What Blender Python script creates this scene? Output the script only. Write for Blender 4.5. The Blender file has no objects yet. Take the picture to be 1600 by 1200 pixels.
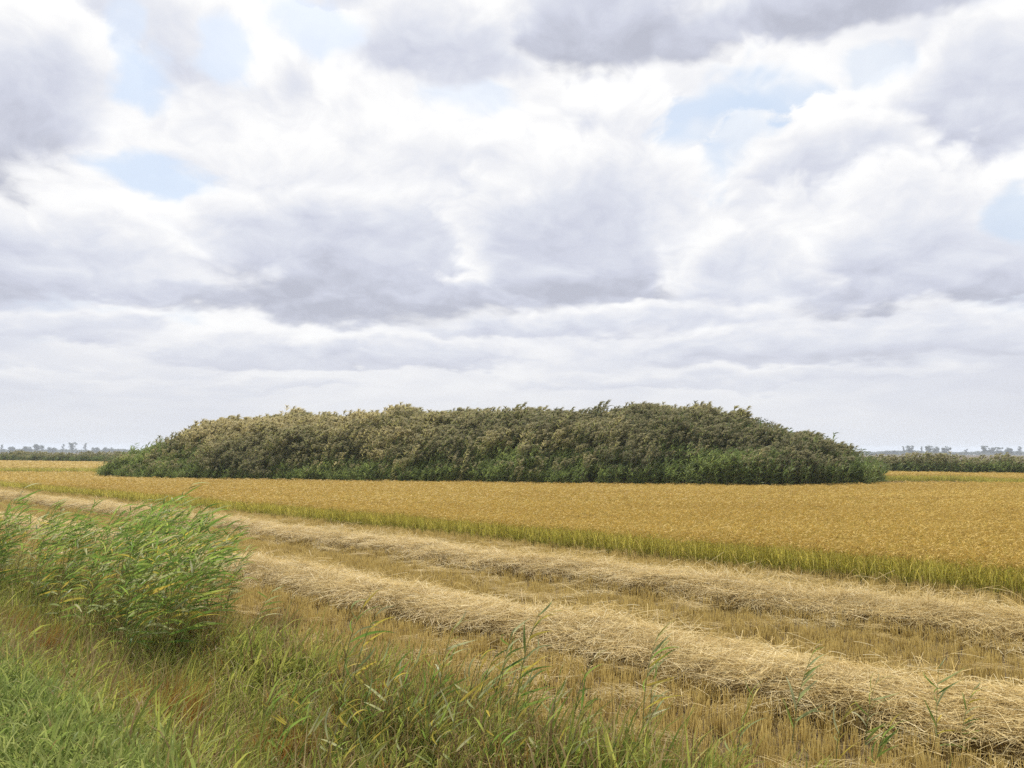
import bpy, math, random
import numpy as np
from mathutils import Matrix, Vector
R = math.radians
rng = np.random.default_rng(11)
random.seed(11)
scene = bpy.context.scene
COL = scene.collection

# ------------------------------------------------------------------ camera
CAM_Z = 3.2
cam_d = bpy.data.cameras.new('camera')
cam = bpy.data.objects.new('camera', cam_d)
COL.objects.link(cam)
cam_d.sensor_width = 36.0
cam_d.lens = 30.0
cam_d.clip_start = 0.1
cam_d.clip_end = 20000.0
cam.matrix_world = (Matrix.Translation((0, 0, CAM_Z)) @ Matrix.Rotation(R(90 + 4.6), 4, 'X')
                    @ Matrix.Rotation(R(0.13), 4, 'Z'))
scene.camera = cam

# ------------------------------------------------------------------ sun and exposure
SUN_EL, SUN_AZ = 50.0, -14.0         # azimuth from +Y (the view direction), towards +X
sun_d = bpy.data.lights.new('sun', 'SUN')
sun_d.energy = 4.8
sun_d.angle = R(2.0)
sun_d.color = (1.0, 0.95, 0.87)
sun = bpy.data.objects.new('sun', sun_d)
COL.objects.link(sun)
sd = Vector((math.sin(R(SUN_AZ)) * math.cos(R(SUN_EL)), math.cos(R(SUN_AZ)) * math.cos(R(SUN_EL)), math.sin(R(SUN_EL))))
sun.rotation_euler = sd.to_track_quat('Z', 'Y').to_euler()
scene.view_settings.view_transform = 'Standard'
scene.view_settings.look = 'None'
scene.view_settings.gamma = 1.0
scene.view_settings.exposure = 0.45
scene.view_settings.use_curve_mapping = False
scene.cycles.max_bounces = 5
scene.cycles.diffuse_bounces = 2
scene.cycles.glossy_bounces = 2
scene.cycles.transmission_bounces = 4
scene.cycles.volume_bounces = 1
scene.cycles.use_denoising = False           # keep the fine blades crisp
scene.cycles.caustics_reflective = False
scene.cycles.caustics_refractive = False

# ------------------------------------------------------------------ world: Nishita sky behind a broken cloud deck
world = bpy.data.worlds.new('World')
scene.world = world
world.use_nodes = True


class NT:
    """small helper to write node maths"""
    def __init__(self, tree):
        self.t = tree

    def n(self, kind, **kw):
        o = self.t.nodes.new(kind)
        for k, v in kw.items():
            setattr(o, k, v)
        return o

    def put(self, sock, v):
        if hasattr(v, 'is_output') or isinstance(v, bpy.types.NodeSocket):
            self.t.links.new(v, sock)
        elif v is not None:
            sock.default_value = v

    def m(self, op, a, b=None, c=None, clamp=False):
        o = self.n('ShaderNodeMath', operation=op)
        o.use_clamp = clamp
        self.put(o.inputs[0], a)
        if b is not None:
            self.put(o.inputs[1], b)
        if c is not None:
            self.put(o.inputs[2], c)
        return o.outputs[0]

    def vm(self, op, a, b=None, s=None):
        o = self.n('ShaderNodeVectorMath', operation=op)
        self.put(o.inputs[0], a)
        if b is not None:
            self.put(o.inputs[1], b)
        if s is not None:
            self.put(o.inputs['Scale'], s)
        return o.outputs['Value'] if op in ('LENGTH', 'DOT_PRODUCT', 'DISTANCE') else o.outputs[0]

    def xyz(self, x, y, z):
        o = self.n('ShaderNodeCombineXYZ')
        for i, v in enumerate((x, y, z)):
            self.put(o.inputs[i], v)
        return o.outputs[0]

    def sep(self, v):
        o = self.n('ShaderNodeSeparateXYZ')
        self.put(o.inputs[0], v)
        return o.outputs

    def noise(self, vec, scale, detail=5.0, rough=0.55, dist=0.0, color=False):
        o = self.n('ShaderNodeTexNoise')
        self.put(o.inputs['Vector'], vec)
        o.inputs['Scale'].default_value = scale
        o.inputs['Detail'].default_value = detail
        o.inputs['Roughness'].default_value = rough
        o.inputs['Distortion'].default_value = dist
        return o.outputs['Color'] if color else o.outputs['Fac']

    def rng(self, v, a, b, c=0.0, d=1.0, smooth=True):
        o = self.n('ShaderNodeMapRange')
        o.interpolation_type = 'SMOOTHSTEP' if smooth else 'LINEAR'
        self.put(o.inputs[0], v)
        for i, x in enumerate((a, b, c, d)):
            self.put(o.inputs[i + 1], x)
        return o.outputs[0]

    def mix(self, f, a, b, mode='MIX'):
        o = self.n('ShaderNodeMix', data_type='RGBA')
        o.blend_type = mode
        o.clamp_factor = True
        self.put(o.inputs[0], f)
        for i, v in ((6, a), (7, b)):
            if isinstance(v, tuple) and len(v) == 3:
                v = v + (1.0,)
            self.put(o.inputs[i], v)
        return o.outputs[2]

    def ramp(self, f, stops):
        o = self.n('ShaderNodeValToRGB')
        els = o.color_ramp.elements
        while len(els) < len(stops):
            els.new(0.5)
        for e, (p, c) in zip(els, stops):
            e.position = p
            e.color = tuple(c) + (1.0,)
        self.put(o.inputs[0], f)
        return o.outputs[0]


wt = world.node_tree
wt.nodes.clear()
W = NT(wt)
sky = W.n('ShaderNodeTexSky', sky_type='NISHITA')
sky.sun_disc = False
sky.sun_elevation = R(SUN_EL)
sky.sun_rotation = R(SUN_AZ)
sky.altitude = 0
sky.air_density = 1.0
sky.dust_density = 3.0
sky.ozone_density = 1.0
tc = W.n('ShaderNodeTexCoord')
d = W.vm('NORMALIZE', tc.outputs['Generated'])
dx, dy, dz = W.sep(d)
az = W.m('ARCTAN2', dx, dy)
el = W.m('ARCSINE', dz)
elp = W.m('MAXIMUM', el, 0.0)
# cloud space: direction stretched so that clouds flatten and shrink towards the horizon
lz = W.m('MULTIPLY', W.m('LOGARITHM', W.m('ADD', elp, 0.10), math.e), 0.62)
p = W.xyz(dx, dy, lz)
warp = W.vm('SCALE', W.vm('SUBTRACT', W.noise(p, 4.5, 3, 0.6, color=True), (0.5, 0.5, 0.5)), s=0.16)
pw = W.vm('ADD', p, warp)
uv = W.xyz(az, el, 0.0)
warp2 = W.vm('SCALE', W.vm('SUBTRACT', W.noise(W.vm('ADD', p, (3.7, 1.3, 0.4)), 7.0, 4, 0.62, color=True), (0.5, 0.5, 0.5)), s=0.17)
uvw = W.vm('ADD', uv, warp2)


def pix(px, py):
    """direction (azimuth, elevation) of a point of the sky in view"""
    v = Vector(((px - 800) / 1333.0, 1.0, (600 - py) / 1333.0))
    v = Matrix.Rotation(R(4.6), 3, 'X') @ v
    v.normalize()
    return math.atan2(v.x, v.y), math.asin(v.z)


def voro(vec, scale, detail=2.0, rough=0.55):
    o = W.n('ShaderNodeTexVoronoi', voronoi_dimensions='3D', feature='F1')
    o.normalize = True
    W.put(o.inputs['Vector'], vec)
    o.inputs['Scale'].default_value = scale
    o.inputs['Detail'].default_value = detail
    o.inputs['Roughness'].default_value = rough
    return W.m('SUBTRACT', 1.0, o.outputs['Distance'])


n_big = W.noise(pw, 2.4, 3, 0.5)
n_mid = W.noise(pw, 6.0, 8, 0.66)
n_up = W.noise(W.vm('ADD', pw, (-0.008, 0.0, 0.035)), 6.0, 8, 0.66)
puff = voro(pw, 11.0)
puff_up = voro(W.vm('ADD', pw, (-0.010, 0.0, 0.034)), 11.0)
# lit tops of the billows against their shaded undersides
relief = W.m('ADD', W.m('MULTIPLY', W.m('SUBTRACT', n_mid, n_up), 0.8), W.m('MULTIPLY', W.m('SUBTRACT', puff, puff_up), 0.55))
edge_n = W.m('ADD', W.m('MULTIPLY', W.m('SUBTRACT', puff, 0.72), 1.5), W.m('MULTIPLY', W.m('SUBTRACT', n_mid, 0.5), 1.3))
grain = W.m('SUBTRACT', n_mid, 0.5)
CLOUD = [(0.0, (1.02, 1.02, 1.02)), (0.12, (0.965, 0.965, 0.97)), (0.30, (0.855, 0.865, 0.905)), (0.50, (0.745, 0.77, 0.85)),
         (0.74, (0.635, 0.66, 0.765)), (1.0, (0.51, 0.53, 0.62))]


def shade(dk):
    return W.ramp(dk, CLOUD)


def cloud_over(col, px, py, rx, up, down, dark, soft=0.25, rough=1.0, rim=0.0):
    """lay one cumulus over the sky: up / down = its extent above and below the centre, flat-bottomed when down is small"""
    a_, e_ = pix(px, py)
    q = W.vm('SUBTRACT', uvs, (a_, e_, 0.0))
    qx, qy, _ = W.sep(q)
    qx = W.m('MULTIPLY', qx, 1333.0 / rx)
    above = W.m('GREATER_THAN', qy, 0.0)
    k = W.m('ADD', W.m('MULTIPLY', above, 1333.0 / up - 1333.0 / down), 1333.0 / down)
    qyn = W.m('MULTIPLY', qy, k)
    r2 = W.m('SQRT', W.m('ADD', W.m('MULTIPLY', qx, qx), W.m('MULTIPLY', qyn, qyn)))
    D = W.m('ADD', W.m('SUBTRACT', 1.0, r2), W.m('MULTIPLY', edge_n, 0.48 * rough))
    alpha = W.rng(D, 0.0, soft * 0.55)
    Dk = W.m('ADD', D, W.rng(qyn, 0.1, -0.8, 0.0, 0.6))      # bright rims only on the sunward tops, not along the flat base
    dk = W.m('ADD', W.m('MULTIPLY', W.rng(Dk, rim, 0.60 + rim), dark), 0.05)
    dk = W.m('MULTIPLY', dk, W.rng(qyn, 1.0, -0.6, 0.55, 1.12))
    dk = W.m('ADD', dk, W.m('MULTIPLY', grain, 0.85))
    dk = W.m('SUBTRACT', dk, W.m('MULTIPLY', relief, 1.5))
    dk = W.m('MAXIMUM', dk, 0.02)
    return W.mix(alpha, col, shade(dk))


uvs = W.vm('ADD', uv, W.vm('SCALE', warp2, s=0.45))
nish = W.mix(1.0, sky.outputs[0], (0.115, 0.115, 0.115), 'MULTIPLY')
blue = W.mix(0.78, nish, (0.60, 0.745, 0.94))          # thin veil of cirrus over the open sky
# general deck: pale broken cloud all round the sky, blue where it opens
gd = W.m('ADD', W.rng(n_big, 0.38, 0.70, 0.14, 0.66), W.m('SUBTRACT', W.m('MULTIPLY', grain, 0.55), W.m('MULTIPLY', relief, 0.9)))
lowf = W.rng(el, 0.03, 0.26)
col = shade(W.m('MAXIMUM', gd, 0.02))
open_ = W.m('ADD', W.m('MULTIPLY', W.m('SUBTRACT', 0.47, W.noise(W.vm('ADD', pw, (2.3, 7.7, 1.1)), 3.6, 4, 0.6)), 4.0), W.m('MULTIPLY', edge_n, -0.35))
col = W.mix(W.m('MULTIPLY', W.m('MULTIPLY', W.rng(open_, 0.0, 0.5), lowf), 0.8), col, blue)
def opening(col, px, py, rx, ry, k):
    a_, e_ = pix(px, py)
    q = W.vm('MULTIPLY', W.vm('SUBTRACT', uvs, (a_, e_, 0.0)), (1333.0 / rx, 1333.0 / ry, 0.0))
    D = W.m('SUBTRACT', W.m('SUBTRACT', 1.0, W.vm('LENGTH', q)), W.m('MULTIPLY', edge_n, 1.5))
    return W.mix(W.m('MULTIPLY', W.rng(D, -0.05, 0.6), k), col, blue)


ARGS = [
        # px, py, half width, up, down, darkness, softness, roughness, rim
        (440, 150, 280, 130, 120, 0.14, 0.10, 1.1, 0.0), (760, 170, 300, 130, 130, 0.16, 0.22, 1.1, 0.05),
        (1260, 340, 250, 170, 150, 0.26, 0.14, 1.2, 0.05), (1430, 210, 200, 110, 110, 0.30, 0.16, 1.2, 0.05),
        (70, 20, 300, 110, 110, 0.48, 0.5, 0.9, 0.0), (690, 70, 190, 90, 70, 0.52, 0.6, 1.0, 0.0),
        (1590, 130, 190, 130, 130, 0.55, 0.5, 1.0, 0.0), (1310, 245, 150, 80, 45, 0.45, 0.4, 1.0, 0.05),
        (20, 270, 225, 260, 70, 0.92, 0.20, 1.1, 0.10), (1000, 5, 260, 130, 95, 0.80, 0.45, 1.1, 0.0), (1350, -40, 300, 130, 75, 0.72, 0.45, 1.0, 0.0),
        (560, 400, 560, 260, 120, 0.46, 0.45, 0.9, 0.0), (300, 330, 110, 50, 26, 0.02, 0.3, 1.0, 0.1),
        (560, 450, 480, 190, 66, 0.84, 0.55, 0.7, 0.0), (910, 420, 270, 240, 52, 0.76, 0.34, 1.25, 0.04), (60, 420, 330, 110, 46, 0.62, 0.5, 0.8, 0.0),
        (1440, 435, 290, 190, 52, 0.70, 0.40, 1.2, 0.04), (1160, 440, 160, 130, 42, 0.42, 0.75, 1.2, 0.05), (110, 525, 230, 46, 24, 0.56, 0.7, 0.7, 0.0),
        (980, 510, 400, 55, 26, 0.58, 0.7, 0.7, 0.0), (1300, 540, 380, 60, 26, 0.60, 0.7, 0.7, 0.0), (540, 560, 400, 46, 22, 0.56, 0.7, 0.7, 0.0),
        (1120, 595, 420, 30, 16, 0.48, 0.8, 0.6, 0.0), (250, 605, 400, 28, 16, 0.42, 0.8, 0.6, 0.0)]
for i_, args in enumerate(ARGS):
    if i_ == 4:
        for g_ in [(1150, 190, 70, 100, 0.45), (1110, 270, 45, 55, 0.4), (730, 155, 90, 34, 0.5)]:
            col = opening(col, *g_)
    col = cloud_over(col, *args)
for g_ in [(225, 118, 62, 55, 0.85), (200, 55, 30, 55, 0.6), (355, 80, 45, 48, 0.7), (490, 50, 85, 45, 0.65), (235, 275, 95, 34, 0.85), (1595, 330, 40, 50, 0.6), (1370, 95, 60, 26, 0.4)]:
    col = opening(col, *g_)
# the air towards the horizon: contrast sinks into an even pale grey
skycol = W.mix(W.rng(el, 0.17, 0.0, 0.0, 0.85), col, (0.735, 0.745, 0.785))
bg = W.n('ShaderNodeBackground')
W.put(bg.inputs[0], skycol)
bg.inputs[1].default_value = 0.745
wo = W.n('ShaderNodeOutputWorld')
wt.links.new(bg.outputs[0], wo.inputs[0])
world.cycles.sampling_method = 'NONE'       # an even sky needs no importance map


# ------------------------------------------------------------------ helpers
SQ = math.sqrt(0.5)


def st(s, t):
    """field coordinates: s metres across the swaths (away from the road), t metres along them"""
    return (s - t) * SQ, (s + t) * SQ


def to_st(x, y):
    return (x + y) * SQ, (y - x) * SQ


def vnoise(x, y, seed=0):
    """smooth value noise on arrays, 0..1"""
    x = np.asarray(x, float); y = np.asarray(y, float)
    xi = np.floor(x).astype(np.int64); yi = np.floor(y).astype(np.int64)
    fx = x - xi; fy = y - yi
    fx = fx * fx * (3 - 2 * fx); fy = fy * fy * (3 - 2 * fy)

    def h(a, b):
        v = (a * 374761393 + b * 668265263 + seed * 1442695041) & 0xffffffff
        v = ((v ^ (v >> 13)) * 1274126177) & 0xffffffff
        return ((v ^ (v >> 16)) & 0xffff) / 65535.0
    return (h(xi, yi) * (1 - fx) + h(xi + 1, yi) * fx) * (1 - fy) + (h(xi, yi + 1) * (1 - fx) + h(xi + 1, yi + 1) * fx) * fy


def fbm(x, y, seed=0, oct=3):
    v = 0; a = 0.5; tot = 0
    for i in range(oct):
        v = v + a * vnoise(x * 2 ** i, y * 2 ** i, seed + i); tot += a; a *= 0.5
    return v / tot


def sstep(a, b, x):
    k = np.clip((np.asarray(x, float) - a) / (b - a), 0, 1)
    return k * k * (3 - 2 * k)


def tag(o, label=None, cat=None, group=None, kind=None):
    for k, v in (('label', label), ('category', cat), ('group', group), ('kind', kind)):
        if v:
            o[k] = v
    return o


def link(o, parent=None):
    COL.objects.link(o)
    if parent is not None:
        o.parent = parent
    return o


class MB:
    """collects ribbons and tubes with two point attributes: rnd (per blade) and alo (along the blade)"""
    def __init__(self):
        self.V = []; self.F = []; self.M = []; self.A = []; self.Rn = []; self.n = 0

    def add(self, V, F, alo, rnd, mat=0):
        V = np.asarray(V, float).reshape(-1, 3)
        F = np.asarray(F, np.int64)
        self.V.append(V); self.F.append(F + self.n); self.n += len(V)
        self.A.append(np.broadcast_to(alo, (len(V),)).astype(float)); self.Rn.append(np.broadcast_to(rnd, (len(V),)).astype(float))
        self.M.append(np.full(len(F), mat))

    def ribbons(self, root, head, length, width, a0, a1, nseg=3, power=1.0, mat=0, twist=0.0, prof='leaf', rnd=None):
        """curved blades; root (N,3), head = compass angle, a0 -> a1 = lean from the vertical along the blade"""
        root = np.asarray(root, float).reshape(-1, 3); N = len(root)
        b = lambda v: np.broadcast_to(np.asarray(v, float), (N,))
        head, length, width, a0, a1, twist = map(b, (head, length, width, a0, a1, twist))
        tt = np.linspace(0, 1, nseg + 1)
        tm = (tt[1:] + tt[:-1]) / 2
        th = a0[:, None] + (a1 - a0)[:, None] * tm[None] ** power
        seg = (length / nseg)[:, None]
        hor = np.concatenate([np.zeros((N, 1)), np.cumsum(np.sin(th) * seg, 1)], 1)
        ver = np.concatenate([np.zeros((N, 1)), np.cumsum(np.cos(th) * seg, 1)], 1)
        ch, sh = np.cos(head)[:, None], np.sin(head)[:, None]
        c = np.stack([root[:, 0:1] + hor * ch, root[:, 1:2] + hor * sh, root[:, 2:3] + ver], -1)
        if prof == 'leaf':
            w = np.array([0.55 + 0.45 * min(1, k * 3.5) if k < 0.3 else max(0.06, 1 - ((k - 0.3) / 0.7) ** 1.7) for k in tt])
        elif prof == 'stem':
            w = 1 - 0.45 * tt
        else:
            w = np.ones(nseg + 1)
        sa = head + math.pi / 2
        thp = a0[:, None] + (a1 - a0)[:, None] * tt[None] ** power
        nrm = np.stack([-np.cos(thp) * ch, -np.cos(thp) * sh, np.sin(thp)], -1)
        prp = np.stack([np.cos(sa), np.sin(sa), np.zeros(N)], -1)[:, None, :]
        side = prp * np.cos(twist)[:, None, None] + nrm * np.sin(twist)[:, None, None]
        side = side * (0.5 * width[:, None] * w[None])[..., None]
        V = np.stack([c - side, c + side], 2)           # N, nseg+1, 2, 3
        k = 2 * (nseg + 1)
        q = np.array([[2 * i, 2 * i + 1, 2 * i + 3, 2 * i + 2] for i in range(nseg)])
        F = (np.arange(N) * k)[:, None, None] + q[None]
        alo = np.broadcast_to(np.repeat(tt, 2)[None], (N, k)).reshape(-1)
        rn = rng.random(N) if rnd is None else b(rnd)
        self.add(V.reshape(-1, 3), F.reshape(-1, 4), alo, np.repeat(rn, k), mat)
        return c

    def tube(self, pts, rad, sides=5, mat=0, rnd=0.5):
        pts = np.asarray(pts, float); n = len(pts); rad = np.broadcast_to(rad, (n,))
        d_ = np.gradient(pts, axis=0); d_ /= np.linalg.norm(d_, axis=1)[:, None] + 1e-9
        ref = np.array([0.0, 1.0, 0.0]) if abs(d_[0][1]) < 0.9 else np.array([1.0, 0, 0])
        V = []
        for i in range(n):
            u = np.cross(d_[i], ref); u /= np.linalg.norm(u) + 1e-9
            v = np.cross(d_[i], u)
            for k in range(sides):
                a = 2 * math.pi * k / sides
                V.append(pts[i] + rad[i] * (math.cos(a) * u + math.sin(a) * v))
        F = [[i * sides + k, i * sides + (k + 1) % sides, (i + 1) * sides + (k + 1) % sides, (i + 1) * sides + k]
             for i in range(n - 1) for k in range(sides)]
        self.add(V, F, np.repeat(np.linspace(0, 1, n), sides), rnd, mat)

    def mesh(self, name, mats, smooth=True):
        V = np.concatenate(self.V); F = np.concatenate(self.F)
        me = bpy.data.meshes.new(name)
        me.vertices.add(len(V)); me.vertices.foreach_set('co', V.astype(np.float32).ravel())
        me.loops.add(F.size); me.loops.foreach_set('vertex_index', F.astype(np.int32).ravel())
        me.polygons.add(len(F)); me.polygons.foreach_set('loop_start', np.arange(0, F.size, 4, dtype=np.int32))
        for m_ in mats:
            me.materials.append(m_)
        me.polygons.foreach_set('material_index', np.concatenate(self.M).astype(np.int32))
        me.polygons.foreach_set('use_smooth', np.full(len(F), smooth))
        for nm, arr in (('alo', self.A), ('rnd', self.Rn)):
            at = me.attributes.new(nm, 'FLOAT', 'POINT')
            at.data.foreach_set('value', np.concatenate(arr).astype(np.float32))
        me.update(calc_edges=True)
        return me


def plant_mat(name, stops, use='rnd', alo_col=None, alo=(0.0, 1.0), transl=0.35, rough=0.55, inst=0.35, tone=None, spec=0.10):
    """leaf material: colour by blade (rnd), by height (alo) and by plant (instance random); light passes through the blades"""
    m_ = bpy.data.materials.new(name); m_.use_nodes = True
    t = m_.node_tree; t.nodes.clear(); N = NT(t)
    ra = N.n('ShaderNodeAttribute', attribute_name='rnd').outputs['Fac']
    al = N.n('ShaderNodeAttribute', attribute_name='alo').outputs['Fac']
    oi = N.n('ShaderNodeObjectInfo').outputs['Random']
    f = N.m('ADD', N.m('MULTIPLY', ra, 1 - inst), N.m('MULTIPLY', oi, inst))
    if tone is not None:
        to = N.n('ShaderNodeAttribute', attribute_name='tone'); to.attribute_type = 'INSTANCER'
        f = N.m('ADD', N.m('MULTIPLY', f, 1 - tone), N.m('MULTIPLY', to.outputs['Fac'], tone))
    c = N.ramp(f, stops)
    if alo_col is not None:
        c = N.mix(N.rng(al, alo[0], alo[1]), c, alo_col)
    pos = N.n('ShaderNodeNewGeometry').outputs['Position']
    c = N.mix(N.m('MULTIPLY', N.rng(N.noise(pos, 9.0, 2), 0.4, 0.75), 0.35), c, (0.30, 0.22, 0.09))
    b = N.n('ShaderNodeBsdfPrincipled')
    N.put(b.inputs['Base Color'], c); b.inputs['Roughness'].default_value = rough; b.inputs['Specular IOR Level'].default_value = spec
    tr = N.n('ShaderNodeBsdfTranslucent'); N.put(tr.inputs[0], c)
    mx = N.n('ShaderNodeMixShader'); mx.inputs[0].default_value = transl
    t.links.new(b.outputs[0], mx.inputs[1]); t.links.new(tr.outputs[0], mx.inputs[2])
    o = N.n('ShaderNodeOutputMaterial'); t.links.new(mx.outputs[0], o.inputs[0])
    return m_


def ground_mat(name, stops, scale, bump=0.4, scale2=None, rough=0.95):
    m_ = bpy.data.materials.new(name); m_.use_nodes = True
    t = m_.node_tree; t.nodes.clear(); N = NT(t)
    pos = N.n('ShaderNodeNewGeometry').outputs['Position']
    f = N.noise(pos, scale, 8, 0.62)
    f2 = N.noise(pos, scale2 or scale * 0.08, 4, 0.5)
    c = N.ramp(N.m('ADD', N.m('MULTIPLY', f, 0.65), N.m('MULTIPLY', f2, 0.35)), stops)
    b = N.n('ShaderNodeBsdfPrincipled'); N.put(b.inputs['Base Color'], c); b.inputs['Roughness'].default_value = rough
    b.inputs['Specular IOR Level'].default_value = 0.15
    bp = N.n('ShaderNodeBump'); bp.inputs['Strength'].default_value = bump; bp.inputs['Distance'].default_value = 0.05
    N.put(bp.inputs['Height'], N.noise(pos, scale * 3, 6, 0.65)); t.links.new(bp.outputs[0], b.inputs['Normal'])
    o = N.n('ShaderNodeOutputMaterial'); t.links.new(b.outputs[0], o.inputs[0])
    return m_


def proto(name, mb, mats):
    """a source shape for scattering; it is not linked to the scene itself"""
    return bpy.data.objects.new(name, mb.mesh(name, mats))


def scatter(name, protos, pts, rot, scl, idx, tone=None, parent=None, kind='stuff', label=None, cat=None):
    pts = np.asarray(pts, np.float32); n = len(pts)
    me = bpy.data.meshes.new(name)
    me.vertices.add(n); me.vertices.foreach_set('co', pts.ravel())
    scl = np.asarray(scl, np.float32)
    if scl.ndim == 1:
        scl = np.repeat(scl[:, None], 3, 1)
    for nm, ty, key, arr in (('rot', 'FLOAT_VECTOR', 'vector', rot), ('scl', 'FLOAT_VECTOR', 'vector', scl),
                             ('idx', 'INT', 'value', np.asarray(idx, np.int32)), ('tone', 'FLOAT', 'value', np.zeros(n) + 0.5 if tone is None else tone)):
        at = me.attributes.new(nm, ty, 'POINT')
        a = np.asarray(arr)
        at.data.foreach_set(key, a.astype(np.int32 if ty == 'INT' else np.float32).ravel())
    ob = link(bpy.data.objects.new(name, me), parent)
    tag(ob, label, cat, None, kind)
    g = bpy.data.node_groups.new(name + '_scatter', 'GeometryNodeTree')
    g.interface.new_socket('Geometry', in_out='INPUT', socket_type='NodeSocketGeometry')
    g.interface.new_socket('Geometry', in_out='OUTPUT', socket_type='NodeSocketGeometry')
    gi = g.nodes.new('NodeGroupInput'); go = g.nodes.new('NodeGroupOutput'); jn = g.nodes.new('GeometryNodeJoinGeometry')

    def attr(nm, ty):
        a = g.nodes.new('GeometryNodeInputNamedAttribute'); a.data_type = ty; a.inputs['Name'].default_value = nm
        return a.outputs['Attribute']
    ar, asc, ai = attr('rot', 'FLOAT_VECTOR'), attr('scl', 'FLOAT_VECTOR'), attr('idx', 'INT')
    er = g.nodes.new('FunctionNodeEulerToRotation'); g.links.new(ar, er.inputs[0])
    for k, pr in enumerate(protos):
        oi = g.nodes.new('GeometryNodeObjectInfo'); oi.inputs['Object'].default_value = pr; oi.inputs['As Instance'].default_value = False
        ip = g.nodes.new('GeometryNodeInstanceOnPoints')
        cp = g.nodes.new('FunctionNodeCompare'); cp.data_type = 'INT'; cp.operation = 'EQUAL'
        g.links.new(ai, cp.inputs[2]); cp.inputs[3].default_value = k
        g.links.new(gi.outputs[0], ip.inputs['Points']); g.links.new(cp.outputs[0], ip.inputs['Selection'])
        g.links.new(oi.outputs['Geometry'], ip.inputs['Instance']); g.links.new(er.outputs[0], ip.inputs['Rotation'])
        g.links.new(asc, ip.inputs['Scale']); g.links.new(ip.outputs[0], jn.inputs[0])
    g.links.new(jn.outputs[0], go.inputs[0])
    md = ob.modifiers.new('scatter', 'NODES'); md.node_group = g
    return ob


def rand_rot(n, tilt=0.12, z=None):
    r = np.stack([rng.normal(0, tilt, n), rng.normal(0, tilt, n), rng.uniform(0, 2 * math.pi, n) if z is None else z], 1)
    return r


def jitter_grid(s0, s1, t0, t1, cell):
    a = np.arange(s0, s1, cell); b = np.arange(t0, t1, cell)
    S, T = np.meshgrid(a, b, indexing='ij')
    S = S + rng.uniform(0, cell, S.shape); T = T + rng.uniform(0, cell, T.shape)
    return S.ravel(), T.ravel()


def in_view(x, y, margin=0.10, near=3.0):
    return (np.abs(x) < (0.60 + margin) * y + near)


# ------------------------------------------------------------------ ground
BANK_Z = 1.4


def ground_z(s, t):
    s = np.asarray(s, float); t = np.asarray(t, float)
    w = 0.35 * (fbm(t * 0.35, s * 0.1, 5) - 0.5)
    z = BANK_Z + (-0.25 - BANK_Z) * sstep(1.6, 4.7, s + w)
    z = z + 0.25 * sstep(5.4, 6.7, s + w)
    z = z + 0.08 * (fbm(s * 1.3, t * 1.3, 9) - 0.5) * (np.abs(s) < 60)
    return z


sv = np.unique(np.concatenate([np.linspace(-3000, -60, 10), np.linspace(-60, -4, 8), np.arange(-4, 10, 0.35), np.arange(10, 30, 0.8),
                               np.linspace(30, 200, 20), np.linspace(200, 3000, 16)]))
tv = np.unique(np.concatenate([np.linspace(-3000, -40, 14), np.arange(-40, -6, 3.0), np.arange(-6, 30, 0.5), np.arange(30, 100, 3.0), np.linspace(100, 3000, 24)]))
S, T = np.meshgrid(sv, tv, indexing='ij')
X, Y = st(S, T)
V = np.stack([X, Y, ground_z(S, T)], -1).reshape(-1, 3)
nt_ = len(tv)
I = np.arange(len(sv) - 1)[:, None] * nt_ + np.arange(nt_ - 1)[None]
I = I.ravel()
F = np.stack([I, I + nt_, I + nt_ + 1, I + 1], 1)
soil = ground_mat('field_soil', [(0.25, (0.035, 0.024, 0.012)), (0.5, (0.075, 0.052, 0.025)), (0.75, (0.15, 0.11, 0.05))], 3.0)
mb = MB(); mb.add(V, F, 0.5, 0.5)
ground = link(bpy.data.objects.new('ground', mb.mesh('ground', [soil])))
tag(ground, 'brown soil of the flat field, ditch and road bank', 'ground', kind='structure')

# ------------------------------------------------------------------ the mound
MC = np.array([-9.0, 88.5]); MA = R(-16.0); M_LONG, M_SHORT = 43.0, 16.0
ca, sa_ = math.cos(MA), math.sin(MA)


def mound_r(x, y):
    dx_, dy_ = x - MC[0], y - MC[1]
    u = (dx_ * ca + dy_ * sa_); v = (-dx_ * sa_ + dy_ * ca)
    ul = np.where(u < 0, np.abs(u / 34.5) ** 3.6, np.abs(u / (M_LONG - 0.5)) ** 5.5)
    return (ul + np.abs(v / M_SHORT) ** 2.4) ** (1 / 2.5), u, v


def mound_z(x, y):
    r, u, v = mound_r(x, y)
    h = (1 - sstep(0.28, 1.08, r)) ** 0.72
    top = 4.45 + 0.45 * np.exp(-((u - 25) / 8.0) ** 2) - 0.25 * np.exp(-((u - 13) / 5.0) ** 2) + 0.3 * np.exp(-((u - 3) / 7) ** 2) + 0.45 * np.exp(-((u + 26) / 9) ** 2)
    return top * h + 0.9 * (fbm(x * 0.16, y * 0.16, 21) - 0.5) * h - 0.05


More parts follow.
